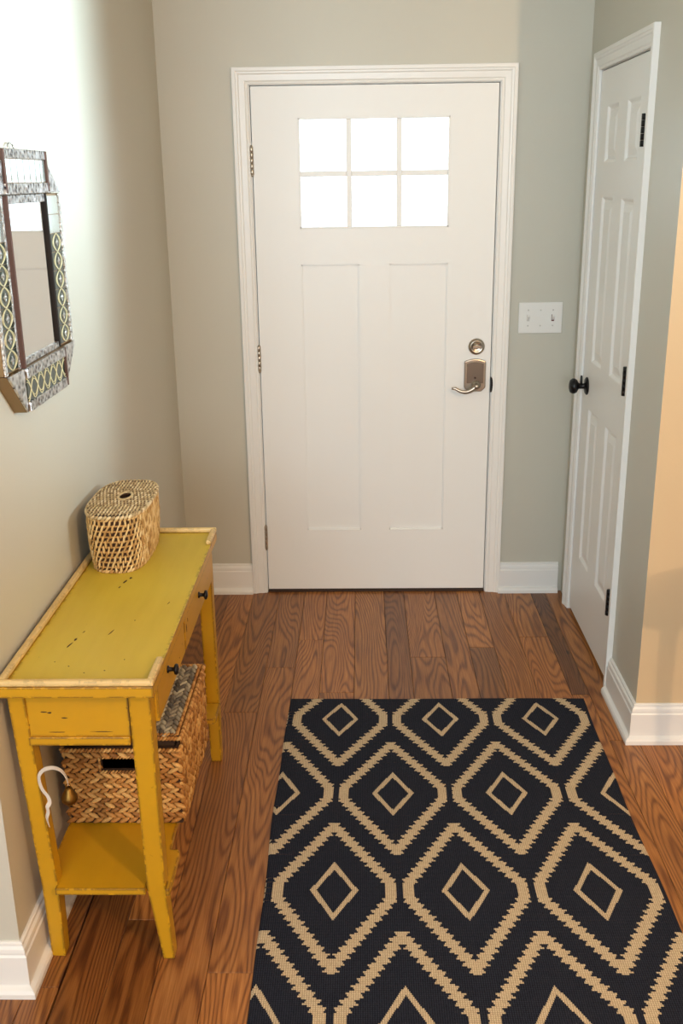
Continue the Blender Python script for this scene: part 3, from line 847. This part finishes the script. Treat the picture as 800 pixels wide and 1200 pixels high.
# ------------------------------------------------------------------ mirror
def mirror():
    c = -1.757; E = empty('wall_mirror', (XL, c, 1.215)); tag(E, 'narrow octagonal mirror in embossed silver frame with green lattice inlay on the left wall', 'mirror')
    f = lambda a, z, t: fL(c+a, z, t)
    def bx(name, a0, a1, z0, z1, t0, t1, mat, par=E, bevel=.0012):
        m = MB(); m.box(a0, a1, z0, z1, t0, t1, fn=f); return m.build(name, M[mat], par, bevel=bevel)
    # back board
    m = MB(); m.prism([(-.245, 1.312), (-.150, 1.2165), (.150, 1.2165), (.245, 1.312), (.245, 1.656), (.150, 1.728), (.150, 1.749), (-.150, 1.749), (-.150, 1.728), (-.245, 1.656)], .0005, .012, f); m.build('backboard', M['bronze'], E)
    bx('mirror_glass', -.1305, .1458, 1.3225, 1.6425, .0165, .0190, 'mirror', bevel=0)
    # inner bead frame
    bx('inner_strip', -.146, -.130, 1.309, 1.660, .012, .0235, 'silver_edge')
    bx('inner_strip', -.130, .1458, 1.309, 1.323, .012, .0235, 'silver'); bx('inner_strip', -.130, .1458, 1.642, 1.660, .012, .0235, 'silver')
    for s in (-1, 1):
        A = lambda a, b: (min(s*a, s*b), max(s*a, s*b)); k0 = .024
        bx('side_column', *A(.148, .252), 1.3105, 1.6595, .0005, k0, 'bronze')
        bx('wood_edge', *A(.146, .153), 1.3105, 1.6595, .0125, k0+.013 if s < 0 else k0+.002, 'rust' if s < 0 else 'gap')
        if s < 0: bx('beaded_edge', *A(.153, .163), 1.3105, 1.6595, k0, k0+.003, 'silver_edge')
        bx('beaded_edge', *A(.238, .252), 1.3105, 1.6595, k0, k0+.0045, 'silver_edge')
        tc = .2005 if s < 0 else .1955
        n = 8; hz = (1.655-1.315)/n
        col = None
        for k in range(n):
            z = 1.315+k*hz; tl = bx('glass_tile', *A(.164 if s < 0 else .154, .237), z+.0008, z+hz-.0008, k0, k0+.002, 'tile_green' if k < 6 else 'tile_pale', bevel=0)  # uppermost cells: bright reflection put into a pale tile colour
            if k >= 6: continue
            mm = MB()
            for q in (-1, 1):
                for ws in (.031, .024):
                    pts = []
                    for i in range(13):
                        u = i/12.0; pts.append(f(s*tc+q*ws*math.sin(PI*u)**.8, z+.0008+(hz-.0016)*u, k0+.0024))
                    mm.tube(pts, .0016 if ws > .03 else .0010, 5)
            d = MB()
            mm.build('lattice', M['cream'], tl)
            d.prism([(s*tc, z+hz*.28), (s*tc+.010, z+hz*.5), (s*tc, z+hz*.72), (s*tc-.010, z+hz*.5)], k0+.002, k0+.0038, f); d.build('diamond_stud', M['silver_edge'], tl)
    # header
    bx('header_board', -.150, .150, 1.6615, 1.7505, .012, .030, 'bronze')
    bx('header_strip', -.146, .146, 1.732, 1.7505, .030, .035, 'silver'); bx('header_strip', -.150, .150, 1.6615, 1.683, .030, .036, 'silver')
    ed = [-.140, -.095, -.055, -.012, .030, .070, .105, .140]
    for i in range(7): bx('header_tile', ed[i]+.0022, ed[i+1]-.0022, 1.6845, 1.7305, .030, .0318, 'tile_pale', bevel=0)
    for s in (-1, 1):
        a, b = sorted((s*.140, s*.148)); bx('wood_edge', a, b, 1.664, 1.750, .030, .0375, 'rust')
        m = MB(); m.prism([(s*.151, 1.7275), (s*.244, 1.6615), (s*.151, 1.6615)], .012, .033, f); m.build('corner_wing', M['silver'], E, bevel=.001)
        m = MB(); m.prism([(s*.151, 1.2155), (s*.2515, 1.3095), (s*.151, 1.3095)], .0285, .033, f); cw = m.build('corner_wing', M['silver'], E, bevel=.001)
        m = MB(); m.prism([(s*.151, 1.2155), (s*.2515, 1.3095), (s*.151, 1.3095)], .0005, .0283, f); m.build('side_plate', M['bronze'], cw)
        a, b = sorted((s*.143, s*.1505))
        if s > 0: bx('wood_edge', a, b, 1.2175, 1.3085, .030, .0375, 'rust')
    # footer
    bx('footer_board', -.150, .150, 1.2155, 1.3085, .0005, .030, 'bronze')
    bx('footer_strip', -.143, .143, 1.2870, 1.3085, .030, .037, 'silver'); bx('footer_strip', -.143, .143, 1.2155, 1.2370, .030, .036, 'silver')
    n = 6; wz = .286/n
    for k in range(n):
        a = -.143+k*wz; tl = bx('glass_tile', a+.0006, a+wz-.0006, 1.2375, 1.2865, .030, .032, 'tile_green', bevel=0)
        mm = MB()
        for q in (-1, 1):
            for pw in (.0235, .0175):
                pts = [f(a+wz*(i/12.0), 1.262+q*pw*math.cos(PI*i/12.0), .0324) for i in range(13)]
                mm.tube(pts, .0016 if pw > .02 else .001, 5)
        mm.build('lattice', M['cream'], tl)
    # hanger
    m = MB(); m.tube([f(.02*math.cos(a)-.01, 1.7505+.014*math.sin(a), .008) for a in [PI*i/10 for i in range(11)]], .0016, 6); m.build('hanger', M['silver_edge'], E)
mirror()

# ------------------------------------------------------------------ table in the next room (casts the shadow on the right wall)
def side_table():
    E = empty('side_table', (1.75, -1.73, 0)); tag(E, 'wooden side table with turned legs in the right-hand room, outside the frame', 'table')
    wd = M['trim']
    m = MB(); m.prism([(1.335, -1.60), (1.50, -1.50), (2.2, -1.50), (2.2, -1.80), (1.335, -1.80)], .755, .78, fZ); m.build('tabletop', wd, E, bevel=.004)
    m = MB(); m.box(1.375, 2.16, -1.73, -1.63, .708, .7545); m.build('apron', wd, E)
    pr = [(.016, 0), (.021, .03), (.015, .06), (.018, .20), (.021, .34), (.017, .40), (.026, .42), (.017, .44), (.023, .46), (.017, .48), (.021, .50), (.023, .56), (.023, .7075)]
    for x, y in ((1.418, -1.69), (2.12, -1.69)):
        m = MB(); m.lathe(pr, (x, y, 0.0), (0, 0, 1), 20); m.build('leg', wd, E)
side_table()
